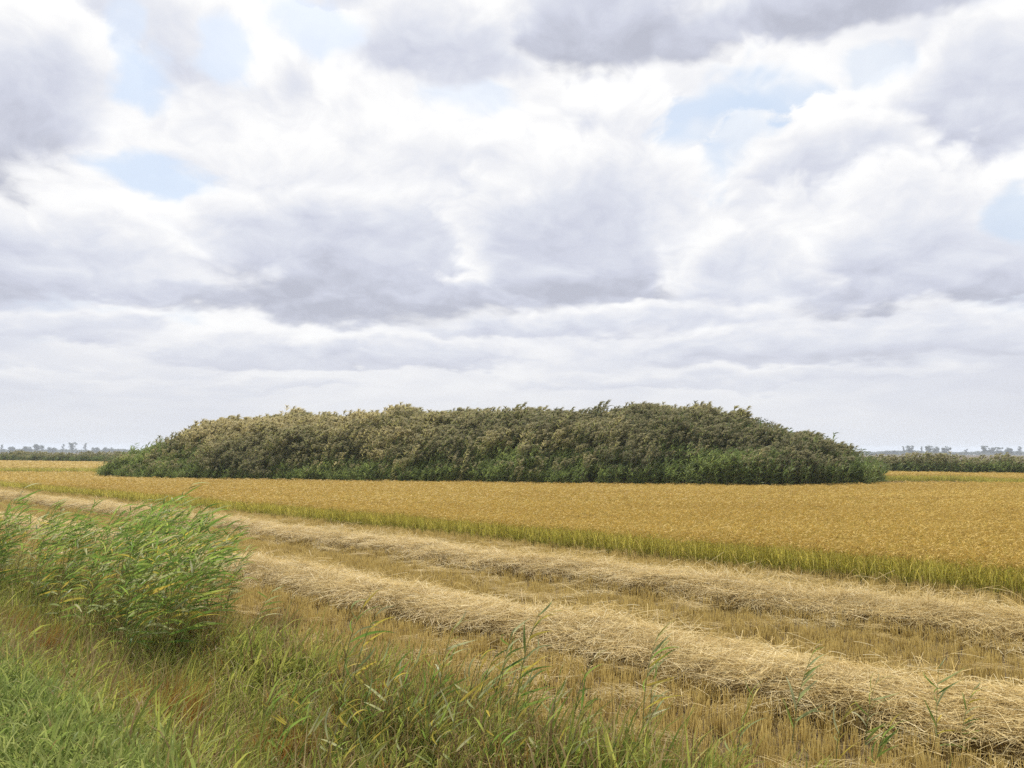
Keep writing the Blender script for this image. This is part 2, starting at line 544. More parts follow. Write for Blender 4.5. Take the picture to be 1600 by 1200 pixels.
uu = np.linspace(-1.08, 1.08, 90); vv = np.linspace(-1.08, 1.08, 60)
U, Vv = np.meshgrid(uu * M_LONG, vv * M_SHORT, indexing='ij')
Xm = MC[0] + U * ca - Vv * sa_; Ym = MC[1] + U * sa_ + Vv * ca
rr, _, _ = mound_r(Xm, Ym)
Zm = np.where(rr > 1.06, -0.4, mound_z(Xm, Ym))
I = (np.arange(len(uu) - 1)[:, None] * len(vv) + np.arange(len(vv) - 1)[None]).ravel()
F = np.stack([I, I + len(vv), I + len(vv) + 1, I + 1], 1)
mound_soil = ground_mat('mound_soil', [(0.3, (0.03, 0.03, 0.013)), (0.7, (0.08, 0.07, 0.03))], 1.5)
mb = MB(); mb.add(np.stack([Xm, Ym, Zm], -1).reshape(-1, 3), F, 0.5, 0.5)
mound = link(bpy.data.objects.new('mound_terrain', mb.mesh('mound_terrain', [mound_soil])))
tag(mound, 'long low earth mound overgrown with reeds beyond the ripe crop', 'mound', kind='structure')

# reed shapes for the mound and the far belt (several stalks a clump, blown to one side by the wind)
reed_leaf = plant_mat('reed_leaf_far', [(0.05, (0.075, 0.10, 0.038)), (0.35, (0.21, 0.235, 0.085)), (0.6, (0.38, 0.36, 0.13)), (0.95, (0.58, 0.49, 0.22))], tone=0.7, transl=0.45)
reed_green = plant_mat('reed_leaf_green', [(0.0, (0.085, 0.13, 0.035)), (0.5, (0.18, 0.25, 0.07)), (1.0, (0.34, 0.39, 0.12))], tone=0.4, transl=0.45)
reed_plume = plant_mat('reed_plume', [(0.0, (0.16, 0.16, 0.09)), (0.5, (0.35, 0.32, 0.18)), (1.0, (0.64, 0.56, 0.33))], tone=0.5, transl=0.45, rough=0.8)
reed_cane = plant_mat('reed_cane', [(0.0, (0.12, 0.11, 0.045)), (1.0, (0.24, 0.19, 0.09))], transl=0.05)


def reed_clump(name, plume=True, h=2.3, stalks=6, leaf=0, leaves=14, wide=0.05, spread=0.42):
    mb = MB()
    base = np.stack([rng.normal(0, spread, stalks), rng.normal(0, spread, stalks), np.zeros(stalks)], 1)
    L = h * rng.uniform(0.78, 1.1, stalks); hd = rng.normal(0, 0.35, stalks)
    c = mb.ribbons(base, hd, L, 0.022, rng.uniform(0.0, 0.1, stalks), rng.uniform(0.25, 0.6, stalks), 6, 2.0, mat=2, prof='stem', twist=rng.uniform(0, 3, stalks))
    for i in range(stalks):
        ks = rng.uniform(0.15, 0.97, leaves)
        pos = np.stack([np.interp(ks, np.linspace(0, 1, 7), c[i, :, j]) for j in range(3)], 1)
        mb.ribbons(pos, hd[i] + rng.normal(0, 1.0, leaves), rng.uniform(0.35, 0.6, leaves) * (h / 2.3), wide * rng.uniform(0.7, 1.2, leaves), rng.uniform(0.35, 0.8, leaves),
                   rng.uniform(1.4, 2.3, leaves), 3, mat=leaf, twist=rng.normal(0, 0.8, leaves))
        if plume:
            k = 13
            tip = np.repeat(c[i, -1][None], k, 0) - np.outer(rng.uniform(0, 0.25, k), (c[i, -1] - c[i, -2]) / np.linalg.norm(c[i, -1] - c[i, -2]))
            mb.ribbons(tip, hd[i] + rng.normal(0, 0.6, k), rng.uniform(0.22, 0.42, k), 0.05, rng.uniform(0.2, 0.7, k), rng.uniform(1.2, 2.1, k), 3, mat=1, twist=rng.normal(0, 1.0, k))
    return proto(name, mb, [reed_leaf if leaf == 0 else reed_green, reed_plume, reed_cane] if leaf == 0 else [reed_green, reed_green, reed_cane])


far_reeds = [reed_clump('reed_clump_a'), reed_clump('reed_clump_b', h=2.5), reed_clump('reed_clump_c', h=2.1, stalks=7)]


def green_clump(name, h=1.5, stalks=9):
    mb = MB()
    base = np.stack([rng.normal(0, 0.35, stalks), rng.normal(0, 0.35, stalks), np.zeros(stalks)], 1)
    L = h * rng.uniform(0.6, 1.1, stalks); hd = rng.uniform(-1.3, 1.3, stalks)
    c = mb.ribbons(base, hd, L, 0.02, 0.05, rng.uniform(0.2, 0.6, stalks), 5, 2.0, mat=1, prof='stem', twist=rng.uniform(0, 3, stalks))
    for i in range(stalks):
        n = 19
        ks = rng.uniform(0.1, 1.0, n)
        pos = np.stack([np.interp(ks, np.linspace(0, 1, 6), c[i, :, j]) for j in range(3)], 1)
        mb.ribbons(pos, rng.uniform(-math.pi, math.pi, n) * 0.75, rng.uniform(0.25, 0.5, n), rng.uniform(0.04, 0.065, n), rng.uniform(0.3, 0.9, n), rng.uniform(1.2, 2.1, n), 3, mat=0, twist=rng.normal(0, 0.8, n))
    return proto(name, mb, [reed_green, reed_cane])


far_green = [green_clump('green_reed_clump_a'), green_clump('green_reed_clump_b', 1.8, 8)]

n = 17000
u = rng.uniform(-1.03, 1.03, n) * M_LONG; v = rng.uniform(-1.03, 0.45, n) * M_SHORT
x = MC[0] + u * ca - v * sa_; y = MC[1] + u * sa_ + v * ca
r, _, _ = mound_r(x, y)
keep = (r < 1.02) & (fbm(x * 0.8, y * 0.8, 61, 2) > 0.30) & (rng.random(n) < np.where(v < 0.15 * M_SHORT, 1.0, 0.45))
x, y, r, u, v = x[keep], y[keep], r[keep], u[keep], v[keep]
n = len(x)
z = mound_z(x, y)
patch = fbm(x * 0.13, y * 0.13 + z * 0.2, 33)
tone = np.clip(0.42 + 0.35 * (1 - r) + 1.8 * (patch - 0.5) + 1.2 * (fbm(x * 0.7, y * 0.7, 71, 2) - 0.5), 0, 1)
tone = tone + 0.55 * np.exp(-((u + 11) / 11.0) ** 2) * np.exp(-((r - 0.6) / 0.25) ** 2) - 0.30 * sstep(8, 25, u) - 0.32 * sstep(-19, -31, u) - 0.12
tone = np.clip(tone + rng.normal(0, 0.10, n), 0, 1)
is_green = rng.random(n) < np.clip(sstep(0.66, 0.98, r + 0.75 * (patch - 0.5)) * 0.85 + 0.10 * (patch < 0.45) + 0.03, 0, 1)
endk = np.where(u < 0, 0.72, 0.9) + np.where(u < 0, 0.28, 0.10) * sstep(0.0, 0.3, 1.02 - r)
kidx = np.where(is_green, 3 + rng.integers(0, 2, n), rng.integers(0, 3, n))
scl = rng.uniform(0.62, 1.2, n) * endk * (0.72 + 0.56 * fbm(x * 0.45, y * 0.45, 77, 2)) * np.where(is_green & (np.abs(u) > 25), 1.3, 1.0) * np.where(rng.random(n) < 0.05, 1.08, 1.0)
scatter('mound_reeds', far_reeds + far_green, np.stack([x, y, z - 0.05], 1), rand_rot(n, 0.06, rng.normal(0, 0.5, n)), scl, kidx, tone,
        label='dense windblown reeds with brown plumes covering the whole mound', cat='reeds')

# dark leafy shrubs that stand out among the reeds
shrub_leaf = plant_mat('shrub_leaf', [(0.0, (0.016, 0.028, 0.011)), (0.5, (0.032, 0.050, 0.018)), (1.0, (0.065, 0.085, 0.03))], transl=0.25)
bark = ground_mat('bark', [(0.3, (0.05, 0.04, 0.03)), (0.7, (0.13, 0.11, 0.08))], 12.0)


def leaf_cloud(mb, c, rad, n, size, flat=0.8, mat=0):
    dirs = rng.normal(0, 1, (n, 3)); dirs /= np.linalg.norm(dirs, axis=1)[:, None]
    k = rng.random(n) ** 0.45
    pnt = np.asarray(c) + dirs * (k * rad)[:, None] * np.array([1, 1, flat])
    mb.ribbons(pnt, rng.uniform(-math.pi, math.pi, n), size * rng.uniform(0.7, 1.4, n), size * 0.55, rng.uniform(0.2, 1.2, n), rng.uniform(1.0, 2.4, n), 2, mat=mat, twist=rng.normal(0, 1.0, n))


def shrub(label, x, y, w, h):
    e = link(bpy.data.objects.new('shrub', None)); e.location = (x, y, float(mound_z(np.array([x]), np.array([y]))[0]) - 0.05)
    tag(e, label, 'shrub', 'dark shrubs among the mound reeds')
    mb = MB()
    for k in range(5):
        a = rng.uniform(0, 6.28); q = w * rng.uniform(0.2, 0.6)
        mb.tube([(0, 0, 0), (math.cos(a) * q * 0.4, math.sin(a) * q * 0.4, h * 0.4), (math.cos(a) * q, math.sin(a) * q, h * 0.8)], [0.05, 0.035, 0.012])
    link(bpy.data.objects.new('trunk', mb.mesh('shrub_trunk', [bark])), e)
    mb = MB()
    for k in range(int(10 + 4 * w)):
        a = rng.uniform(0, 6.28); q = w * math.sqrt(rng.random()) * 0.85
        leaf_cloud(mb, (math.cos(a) * q, math.sin(a) * q * 0.7, h * rng.uniform(0.35, 0.85) * (1 - 0.35 * (q / w) ** 2)), rng.uniform(0.45, 0.8), 110, 0.17)
    link(bpy.data.objects.new('crown', mb.mesh('shrub_crown', [shrub_leaf])), e)


def on_slope(px, py):
    """where the line of sight of a point of the photograph meets the plants on the mound"""
    a, e = pix(px, py)
    dd = np.linspace(60, 110, 600)
    xx, yy = np.sin(a) * dd, np.cos(a) * dd
    zz = CAM_Z + np.tan(e) * dd
    hit = np.nonzero(mound_z(xx, yy) + 1.2 > zz)[0]
    i = hit[0] if len(hit) else int(np.argmin(np.abs(mound_z(xx, yy) + 1.2 - zz)))
    return float(xx[i]), float(yy[i])


for lab, px, py, w, h in [
        ('wide dark green shrub high on the middle of the mound slope', 745, 668, 2.8, 2.6),
        ('low dark shrub joining the tan reeds on the middle of the mound', 675, 672, 1.7, 2.2),
        ('dark shrub on the crest just before the mound starts to fall away', 1170, 655, 2.3, 2.9),
        ('dark olive shrub halfway up the slope below the highest reeds', 1050, 668, 2.4, 2.5),
        ('blackish shrub near the shoulder where the mound slopes down', 1250, 680, 2.0, 2.4),
        ('small dark shrub low on the steep end of the mound', 1330, 715, 1.6, 2.0)]:
    shrub(lab, *on_slope(px, py), w, h)

# ------------------------------------------------------------------ far reed belt along the canal
bx0, by0, sl = 50.0, 116.0, -0.62
n = 5200
bx = rng.uniform(-230, 140, n); by = by0 + sl * (bx - bx0) + rng.uniform(0, 5.0, n)
keep = in_view(bx, by, 0.12, 10)
bx, by = bx[keep], by[keep]; n = len(bx)
tone = np.clip(0.22 + 0.5 * (fbm(bx * 0.05, by * 0.05, 3) - 0.5) + rng.normal(0, 0.1, n), 0, 1)
hs = 1.12 + 0.35 * (fbm(bx * 0.1, by * 0.1, 8) - 0.5)
scatter('canal_reeds', far_reeds + far_green, np.stack([bx, by, np.zeros(n)], 1), rand_rot(n, 0.06, rng.normal(0, 0.6, n)),
        np.stack([hs * 1.5, hs * 1.5, hs * rng.uniform(0.75, 1.3, n)], 1), rng.choice([0, 1, 2, 3, 4], n, p=[0.12, 0.12, 0.12, 0.32, 0.32]), tone,
        label='dark belt of tall reeds along the far edge of the crop', cat='reeds')

# ------------------------------------------------------------------ far trees on the horizon
tree_leaf = plant_mat('tree_leaf', [(0.0, (0.03, 0.05, 0.02)), (0.5, (0.05, 0.075, 0.03)), (1.0, (0.08, 0.10, 0.04))], transl=0.25)


def far_tree(px, dist, h, w, label, shape='round'):
    x_ = (px - 800) / 1333.0 * dist
    e = link(bpy.data.objects.new('tree', None)); e.location = (x_, dist, 0)
    tag(e, label, 'tree', 'far trees on the horizon')
    mb = MB()
    lean = rng.normal(0, 0.05) * h
    mb.tube([(0, 0, -0.2), (lean * 0.3, 0, h * 0.35), (lean, 0, h * 0.85)], [0.028 * h, 0.02 * h, 0.006 * h], 6)
    for k in range(7):
        a = rng.uniform(0, 6.28); z0 = h * rng.uniform(0.3, 0.6)
        mb.tube([(lean * 0.4, 0, z0), (math.cos(a) * w * 0.35, math.sin(a) * w * 0.35, z0 + h * 0.16), (math.cos(a) * w * 0.7, math.sin(a) * w * 0.7, z0 + h * 0.26)], [0.012 * h, 0.008 * h, 0.003 * h], 4)
    link(bpy.data.objects.new('trunk', mb.mesh('tree_trunk', [bark])), e)
    mb = MB()
    m_ = 20 if shape == 'round' else 10
    for k in range(m_):
        a = rng.uniform(0, 6.28); q = w * math.sqrt(rng.random()) * 0.8
        if shape == 'round':
            zc = h * rng.uniform(0.25, 0.88) - 0.12 * h * (q / w) ** 2
        else:
            zc = h * (0.15 + 0.8 * k / m_); q *= 1 - 0.6 * k / m_
        leaf_cloud(mb, (lean * 0.7 + math.cos(a) * q, math.sin(a) * q, zc), w * rng.uniform(0.26, 0.42), 90, 0.11 * w + 0.25, 0.75)
    link(bpy.data.objects.new('crown', mb.mesh('tree_crown', [tree_leaf])), e)


LT = [(6, 1000, 12.0, 3.0, 'thin pale tree at the very edge of the left horizon', 'tall'),
      (20, 1050, 9.5, 5.0, 'low pale tree next to the thin one on the left horizon', 'round'),
      (45, 1000, 9.0, 7.0, 'broad low hazy tree on the far left horizon', 'round'),
      (62, 1000, 12.5, 6.5, 'round hazy tree above the reeds on the left horizon', 'round'),
      (84, 1020, 8.5, 6.0, 'low rounded hazy tree before the gap on the left horizon', 'round'),
      (101, 980, 13.0, 2.6, 'slim hazy tree beside the tallest left tree', 'tall'),
      (115, 980, 15.5, 5.2, 'tallest hazy tree on the left horizon', 'round'),
      (136, 990, 14.0, 3.4, 'narrow tall hazy tree nearest the mound foot', 'tall'),
      (152, 1030, 9.0, 5.5, 'low hazy tree between the narrow tall tree and the mound', 'round'),
      (172, 1050, 8.6, 6.0, 'lowest hazy tree touching the left foot of the mound', 'round')]
RT = [(1386, 1000, 6.2, 5.0, 'low hazy tree at the right foot of the mound', 'round'),
      (1397, 1000, 6.6, 4.0, 'small hazy tree just beside the two tall ones', 'round'),
      (1410, 900, 11.8, 2.6, 'slim hazy tree at the start of the right-hand grove', 'tall'),
      (1421, 900, 12.4, 5.6, 'broad hazy tree spreading towards the slim one in the grove', 'round'),
      (1438, 900, 11.4, 2.4, 'slim hazy tree in the middle of the right-hand grove', 'tall'),
      (1449, 900, 12.4, 5.0, 'round hazy tree in the middle of the right-hand grove', 'round'),
      (1460, 910, 11.6, 4.4, 'round-crowned hazy tree leaning on its bigger neighbour', 'round'),
      (1476, 900, 11.0, 5.2, 'separate round hazy tree ending the grove', 'round'),
      (1508, 900, 8.6, 2.8, 'lone small hazy tree between the two groves', 'tall'),
      (1535, 900, 12.6, 4.2, 'tall hazy tree starting the last grove on the right', 'round'),
      (1547, 900, 11.2, 4.2, 'hazy tree second in the last grove on the right', 'round'),
      (1559, 900, 11.2, 4.2, 'hazy tree in the middle of the last grove on the right', 'round'),
      (1573, 900, 11.0, 4.6, 'wide hazy tree ending the last grove on the right', 'round'),
      (1591, 900, 11.4, 3.8, 'hazy tree by the right border behind the reed belt', 'tall')]
for a in LT + RT:
    px, dist, h, w, lab, shp = a
    far_tree(px, dist * 1.8, 3.2 + (h - 3.2) * 1.8, w * 1.8, lab, shp)

# low woods and scrub far behind the reed belt
wood_leaf = [proto('wood_clump', (lambda m_: (leaf_cloud(m_, (0, 0, 2.2), 2.6, 130, 0.9, 0.85), m_)[1])(MB()), [tree_leaf])]
n = 900
wa = np.where(rng.random(n) < 0.5, rng.uniform(-0.72, -0.40, n), rng.uniform(0.36, 0.72, n))
wy = rng.uniform(1950, 2250, n)
wh = 0.5 + 1.1 * fbm(wa * 60, wy * 0.004, 88)
scatter('far_woods', wood_leaf, np.stack([wa * wy, wy, np.zeros(n)], 1), rand_rot(n, 0.05), np.stack([wh * 2.9, wh * 2.9, wh * 1.7], 1), np.zeros(n, int),
        label='low hazy woods along the horizon behind the reed belt', cat='woods')

# ------------------------------------------------------------------ ripe rice
EDGE_S = 21.2
rice_leaf = plant_mat('rice_leaf', [(0.0, (0.34, 0.35, 0.05)), (0.5, (0.55, 0.49, 0.09)), (1.0, (0.70, 0.58, 0.16))], alo_col=(0.52, 0.36, 0.09), alo=(0.6, 1.0), transl=0.5)
rice_stem = plant_mat('rice_stem', [(0.0, (0.30, 0.32, 0.05)), (0.6, (0.52, 0.49, 0.10)), (1.0, (0.70, 0.61, 0.22))], alo_col=(0.40, 0.32, 0.08), alo=(0.7, 1.0), transl=0.5)
rice_ear = plant_mat('rice_ear', [(0.0, (0.35, 0.22, 0.05)), (0.5, (0.53, 0.37, 0.09)), (1.0, (0.69, 0.52, 0.165))], transl=0.25, rough=0.6, tone=0.4)


def rice_tuft(name, h=0.82, rad=0.14, stems=16, leaves=16, ears=15):
    mb = MB()
    f = lambda n_: np.stack([rng.normal(0, rad, n_), rng.normal(0, rad, n_), np.zeros(n_)], 1)
    mb.ribbons(f(stems), rng.uniform(0, 6.28, stems), h * rng.uniform(0.8, 0.98, stems), 0.011, 0.03, rng.uniform(0.1, 0.4, stems), 3, mat=0, prof='stem', twist=rng.uniform(0, 3, stems))
    r_ = f(leaves); r_[:, 2] = h * rng.uniform(0.15, 0.55, leaves)
    mb.ribbons(r_, rng.uniform(0, 6.28, leaves), h * rng.uniform(0.4, 0.6, leaves), 0.013, rng.uniform(0.1, 0.3, leaves), rng.uniform(0.6, 1.8, leaves), 4, 1.6, mat=1, twist=rng.normal(0, 0.6, leaves))
    r_ = f(ears) * 1.15; r_[:, 2] = h * rng.uniform(0.78, 0.98, ears)
    mb.ribbons(r_, rng.uniform(0, 6.28, ears), rng.uniform(0.14, 0.24, ears), rng.uniform(0.016, 0.028, ears), rng.uniform(0.3, 0.7, ears), rng.uniform(1.7, 2.7, ears), 4, mat=2, twist=rng.normal(0, 0.9, ears))
    return proto(name, mb, [rice_stem, rice_leaf, rice_ear])


rice = [rice_tuft('rice_tuft_a'), rice_tuft('rice_tuft_b', 0.78), rice_tuft('rice_tuft_c', 0.86), rice_tuft('rice_tuft_d', 0.8, 0.18, 18, 18, 20)]
parts_ = []
for d0, d1, cell, k in ((10, 40, 0.25, 1.0), (40, 70, 0.36, 1.35), (70, 125, 0.55, 1.9), (125, 420, 1.1, 3.4)):
    gx, gy = np.meshgrid(np.arange(-0.75 * d1 - 6, 0.75 * d1 + 6, cell), np.arange(d0, d1, cell), indexing='ij')
    gx = (gx + rng.uniform(0, cell, gx.shape)).ravel(); gy = (gy + rng.uniform(0, cell, gy.shape)).ravel()
    s_, t_ = to_st(gx, gy)
    r, mu, mv = mound_r(gx, gy)
    ok = in_view(gx, gy, 0.08, 3) & (s_ > EDGE_S + 0.25 * (fbm(t_ * 0.5, s_ * 0, 4) - 0.5)) & (r > 1.03)
    ok &= gy < by0 + sl * (gx - bx0) - 1.5
    # mown strip round the sides and back of the mound
    ring = ((r < 1.35) & (mv > -0.1 * M_SHORT)) | ((gx > 24) & (gx < 51 + 2 * (vnoise(gy * 0.3, gy * 0, 2) - 0.5)) & (gy > 71.5) & (gy < 98)) | ((gx < -36) & (gx > -82) & (gy > 101) & (gy < 131))
    ok &= ~ring
    if d0 >= 125:      # nothing of the crop behind the mound shows
        a_ = gx / gy
        ok &= (a_ < -0.38) | (a_ > 0.34)
    parts_.append(np.stack([gx[ok], gy[ok], np.full(ok.sum(), k)], 1))
P = np.concatenate(parts_); n = len(P)
s_, t_ = to_st(P[:, 0], P[:, 1])
hh = rng.uniform(1.0, 1.12, n) * (0.97 + 0.10 * (fbm(P[:, 0] * 0.3, P[:, 1] * 0.3, 14) - 0.5))
scatter('ripe_rice', rice, np.stack([P[:, 0], P[:, 1], np.zeros(n)], 1), rand_rot(n, 0.05), np.stack([P[:, 2], P[:, 2], hh], 1), rng.integers(0, 4, n), np.clip(0.5 + 1.1 * (fbm(P[:, 0] * 0.12 + P[:, 1] * 0.1, P[:, 1] * 0.35, 19) - 0.5) + rng.normal(0, 0.12, n), 0, 1),
        label='ripe golden rice standing between the stubble and the mound', cat='rice')
print('rice', n)

# ------------------------------------------------------------------ stubble
stub_mat = plant_mat('stubble_stem', [(0.0, (0.20, 0.135, 0.04)), (0.5, (0.39, 0.28, 0.08)), (1.0, (0.57, 0.45, 0.17))], alo_col=(0.55, 0.42, 0.15), alo=(0.4, 1.0), transl=0.35, tone=0.3, rough=0.6)


def stubble_tuft(name, h=0.27, rad=0.045, n_=20):
    mb = MB()
    r_ = np.stack([rng.normal(0, rad, n_), rng.normal(0, rad, n_), np.full(n_, -0.03)], 1)
    mb.ribbons(r_, rng.uniform(0, 6.28, n_), h * rng.uniform(0.6, 1.15, n_), rng.uniform(0.008, 0.014, n_), rng.uniform(0, 0.12, n_), rng.uniform(0, 0.25, n_), 2, mat=0, prof='stem', twist=rng.uniform(0, 3, n_))
    k = 4
    mb.ribbons(r_[:k], rng.uniform(0, 6.28, k), h * rng.uniform(0.8, 1.2, k), 0.007, 0.3, rng.uniform(1.2, 2.4, k), 3, mat=0)
    return proto(name, mb, [stub_mat])


stubs = [stubble_tuft('stubble_tuft_a'), stubble_tuft('stubble_tuft_b', 0.31), stubble_tuft('stubble_tuft_c', 0.24, 0.055, 22)]
# sown in lines 20 cm apart along the swaths
rows = np.arange(7.0, EDGE_S + 0.1, 0.28)
pts = []
for sr in rows:
    tt = np.arange(-6, 95, 0.15) + rng.uniform(0, 0.1)
    tt = tt + rng.normal(0, 0.05, len(tt))
    keep = rng.random(len(tt)) < np.where(tt > 45, 0.4, np.where(tt > 28, 0.65, 0.92))
    tt = tt[keep]
    pts.append(np.stack([sr + rng.normal(0, 0.025, len(tt)), tt], 1))
P = np.concatenate(pts)
x, y = st(P[:, 0], P[:, 1])
ok = in_view(x, y, 0.08, 3) & (y > 2)
P = P[ok]; x, y = x[ok], y[ok]; n = len(x)
tone = np.clip(fbm(P[:, 0] * 0.9, P[:, 1] * 0.25, 17) + 0.25 * (P[:, 0] > 18.5), 0, 1)
k = np.where(P[:, 1] > 45, 1.5, np.where(P[:, 1] > 28, 1.2, 1.0))
hk = rng.uniform(0.75, 1.15, n) * (0.75 + 0.5 * fbm(P[:, 0] * 0.5, P[:, 1] * 0.3, 6)) * (1 - 0.55 * np.exp(-((P[:, 0] - 15.0) / 0.3) ** 2))
scatter('rice_stubble', stubs, np.stack([x, y, ground_z(P[:, 0], P[:, 1])], 1), rand_rot(n, 0.08), np.stack([k, k, hk], 1), rng.integers(0, 3, n), tone,
        label='short golden rice stubble in lines across the harvested field', cat='stubble')
print('stubble', n)

# ------------------------------------------------------------------ straw windrows
straw_mat = plant_mat('straw', [(0.0, (0.34, 0.23, 0.08)), (0.4, (0.62, 0.48, 0.21)), (0.75, (0.75, 0.62, 0.33)), (1.0, (0.82, 0.75, 0.52))], transl=0.38, rough=0.5, inst=0.25)
heap_mat = ground_mat('straw_heap', [(0.3, (0.14, 0.09, 0.035)), (0.55, (0.30, 0.21, 0.09)), (0.75, (0.45, 0.34, 0.16))], 14.0, 1.0)


def straw_clump(name, n_=120, rad=0.26):
    mb = MB()
    main = rng.normal(0, 0.5)
    r_ = np.stack([rng.normal(0, rad, n_), rng.normal(0, rad, n_), rng.uniform(-0.02, 0.07, n_)], 1)
    a0 = rng.normal(1.46, 0.08, n_)
    mb.ribbons(r_, rng.normal(main, 0.75, n_) + math.pi * rng.integers(0, 2, n_), rng.uniform(0.18, 0.5, n_), rng.uniform(0.004, 0.0075, n_), a0, rng.normal(1.68, 0.14, n_), 4, mat=0, prof='flat', twist=rng.normal(0, 0.5, n_))
    return proto(name, mb, [straw_mat])


straws = [straw_clump('straw_clump_%s' % c_) for c_ in 'abcd']


def windrow(label, s_c, half, height, seed, t0, t1):
    def crest(t):
        return s_c + 0.5 * (fbm(t * 0.22, t * 0, seed) - 0.5) + 0.25 * (vnoise(t * 0.9, t * 0, seed + 5) - 0.5)

    def hz(s, t):
        q = (s - crest(t)) / (half * (0.85 + 0.4 * fbm(t * 0.5, t * 0 + 3, seed + 1)))
        hgt = height * (0.72 + 0.55 * fbm(t * 0.55, s * 0.6, seed + 2))
        return np.where(np.abs(q) < 1, hgt * (1 - np.minimum(q ** 2, 1)) ** 0.33, 0) + 0.10 * (fbm(s * 2.5, t * 2.5, seed + 3) - 0.5)
    tv_ = np.arange(t0, t1, 0.22); sv_ = np.linspace(-half * 1.15, half * 1.15, 15)
    Tt, Ss = np.meshgrid(tv_, sv_, indexing='ij')
    Sa = Ss + crest(Tt)
    Z = hz(Sa, Tt) * 0.93 + 0.10 - 0.22 * (np.abs(Ss) > half * 1.0)
    xx, yy = st(Sa, Tt)
    m2 = len(sv_)
    I_ = (np.arange(len(tv_) - 1)[:, None] * m2 + np.arange(m2 - 1)[None]).ravel()
    F_ = np.stack([I_, I_ + 1, I_ + m2 + 1, I_ + m2], 1)
    mb = MB(); mb.add(np.stack([xx, yy, Z], -1).reshape(-1, 3), F_, 0.5, 0.5)
    o = link(bpy.data.objects.new('straw_windrow', mb.mesh('straw_windrow', [heap_mat])))
    tag(o, label, 'straw row', 'straw windrows on the stubble')
    den = 34
    n_ = int((t1 - t0) * 2 * half * den)
    t_ = t0 + (t1 - t0) * rng.random(n_) ** 1.5
    so = rng.uniform(-1.0, 1.03, n_) * half
    s_ = crest(t_) + so
    z_ = np.maximum(hz(s_, t_), 0.04) + 0.11
    e_ = 0.08
    gs = (hz(s_ + e_, t_) - hz(s_ - e_, t_)) / (2 * e_); gt = (hz(s_, t_ + e_) - hz(s_, t_ - e_)) / (2 * e_)
    gs = np.clip(gs, -1.0, 1.0); gt = np.clip(gt, -0.8, 0.8)
    # slope directions in world x/y
    nx, ny = -(gs - gt) * SQ, -(gs + gt) * SQ
    rot = np.zeros((n_, 3))
    for i in range(n_):
        nv = Vector((nx[i], ny[i], 1.0)).normalized()
        q = Vector((0, 0, 1)).rotation_difference(nv) @ Matrix.Rotation(rng.normal(-math.pi / 4, 0.75), 3, 'Z').to_quaternion()
        rot[i] = q.to_euler()
    xx, yy = st(s_, t_)
    scatter('loose_straw', straws, np.stack([xx, yy, z_], 1), rot, rng.uniform(0.7, 1.15, n_), rng.integers(0, 4, n_), parent=o)
    return o


windrow('thick row of pale straw lying close to the ditch weeds', 10.8, 0.70, 0.27, 40, -3, 45)
windrow('row of pale straw lying nearer the standing rice', 16.6, 0.60, 0.26, 60, -4, 75)
# single straws left on the stubble
n = 500
S_ = rng.uniform(7.5, 20.5, n); T_ = rng.uniform(-4, 40, n)
x, y = st(S_, T_)
scatter('scattered_straw', straws, np.stack([x, y, np.full(n, 0.14)], 1), rand_rot(n, 0.1), rng.uniform(0.5, 0.9, n), rng.integers(0, 4, n),
        label='loose wisps of straw scattered over the stubble', cat='straw')

# ------------------------------------------------------------------ bank grass and ditch weeds
bank_grass = plant_mat('bank_grass', [(0.0, (0.08, 0.13, 0.022)), (0.45, (0.20, 0.265, 0.06)), (0.8, (0.38, 0.42, 0.13)), (1.0, (0.56, 0.53, 0.27))], transl=0.45, tone=0.3)
weed_green = plant_mat('weed_green', [(0.0, (0.07, 0.12, 0.020)), (0.4, (0.20, 0.25, 0.045)), (0.75, (0.40, 0.41, 0.09)), (1.0, (0.58, 0.52, 0.17))], transl=0.45, tone=0.25)
weed_dry = plant_mat('weed_dry', [(0.0, (0.10, 0.065, 0.025)), (0.4, (0.22, 0.15, 0.06)), (0.8, (0.44, 0.35, 0.16)), (1.0, (0.62, 0.55, 0.36))], transl=0.35, tone=0.2)
weed_rust = plant_mat('weed_rust', [(0.0, (0.12, 0.05, 0.014)), (0.5, (0.30, 0.14, 0.032)), (1.0, (0.48, 0.27, 0.06))], alo_col=(0.34, 0.26, 0.06), alo=(0.6, 1.0), transl=0.35)


def grass_clump(name, mats, h, n_, rad, wid, bend=(0.6, 1.9), wind=0.0, mix=0.0, nseg=4):
    mb = MB()
    r_ = np.stack([rng.normal(0, rad, n_), rng.normal(0, rad, n_), np.full(n_, -0.03)], 1)
    hd = rng.uniform(-math.pi, math.pi, n_) * (1 - wind)
    sel = rng.random(n_) < mix
    for mi, ss in ((0, ~sel), (1, sel)):
        if ss.sum():
            q = int(ss.sum())
            mb.ribbons(r_[ss], hd[ss], h * rng.uniform(0.5, 1.15, q), wid * rng.uniform(0.7, 1.3, q), rng.uniform(0.0, 0.35, q), rng.uniform(bend[0], bend[1], q), nseg, 1.5, mat=mi, twist=rng.normal(0, 0.6, q))
    return proto(name, mb, mats)


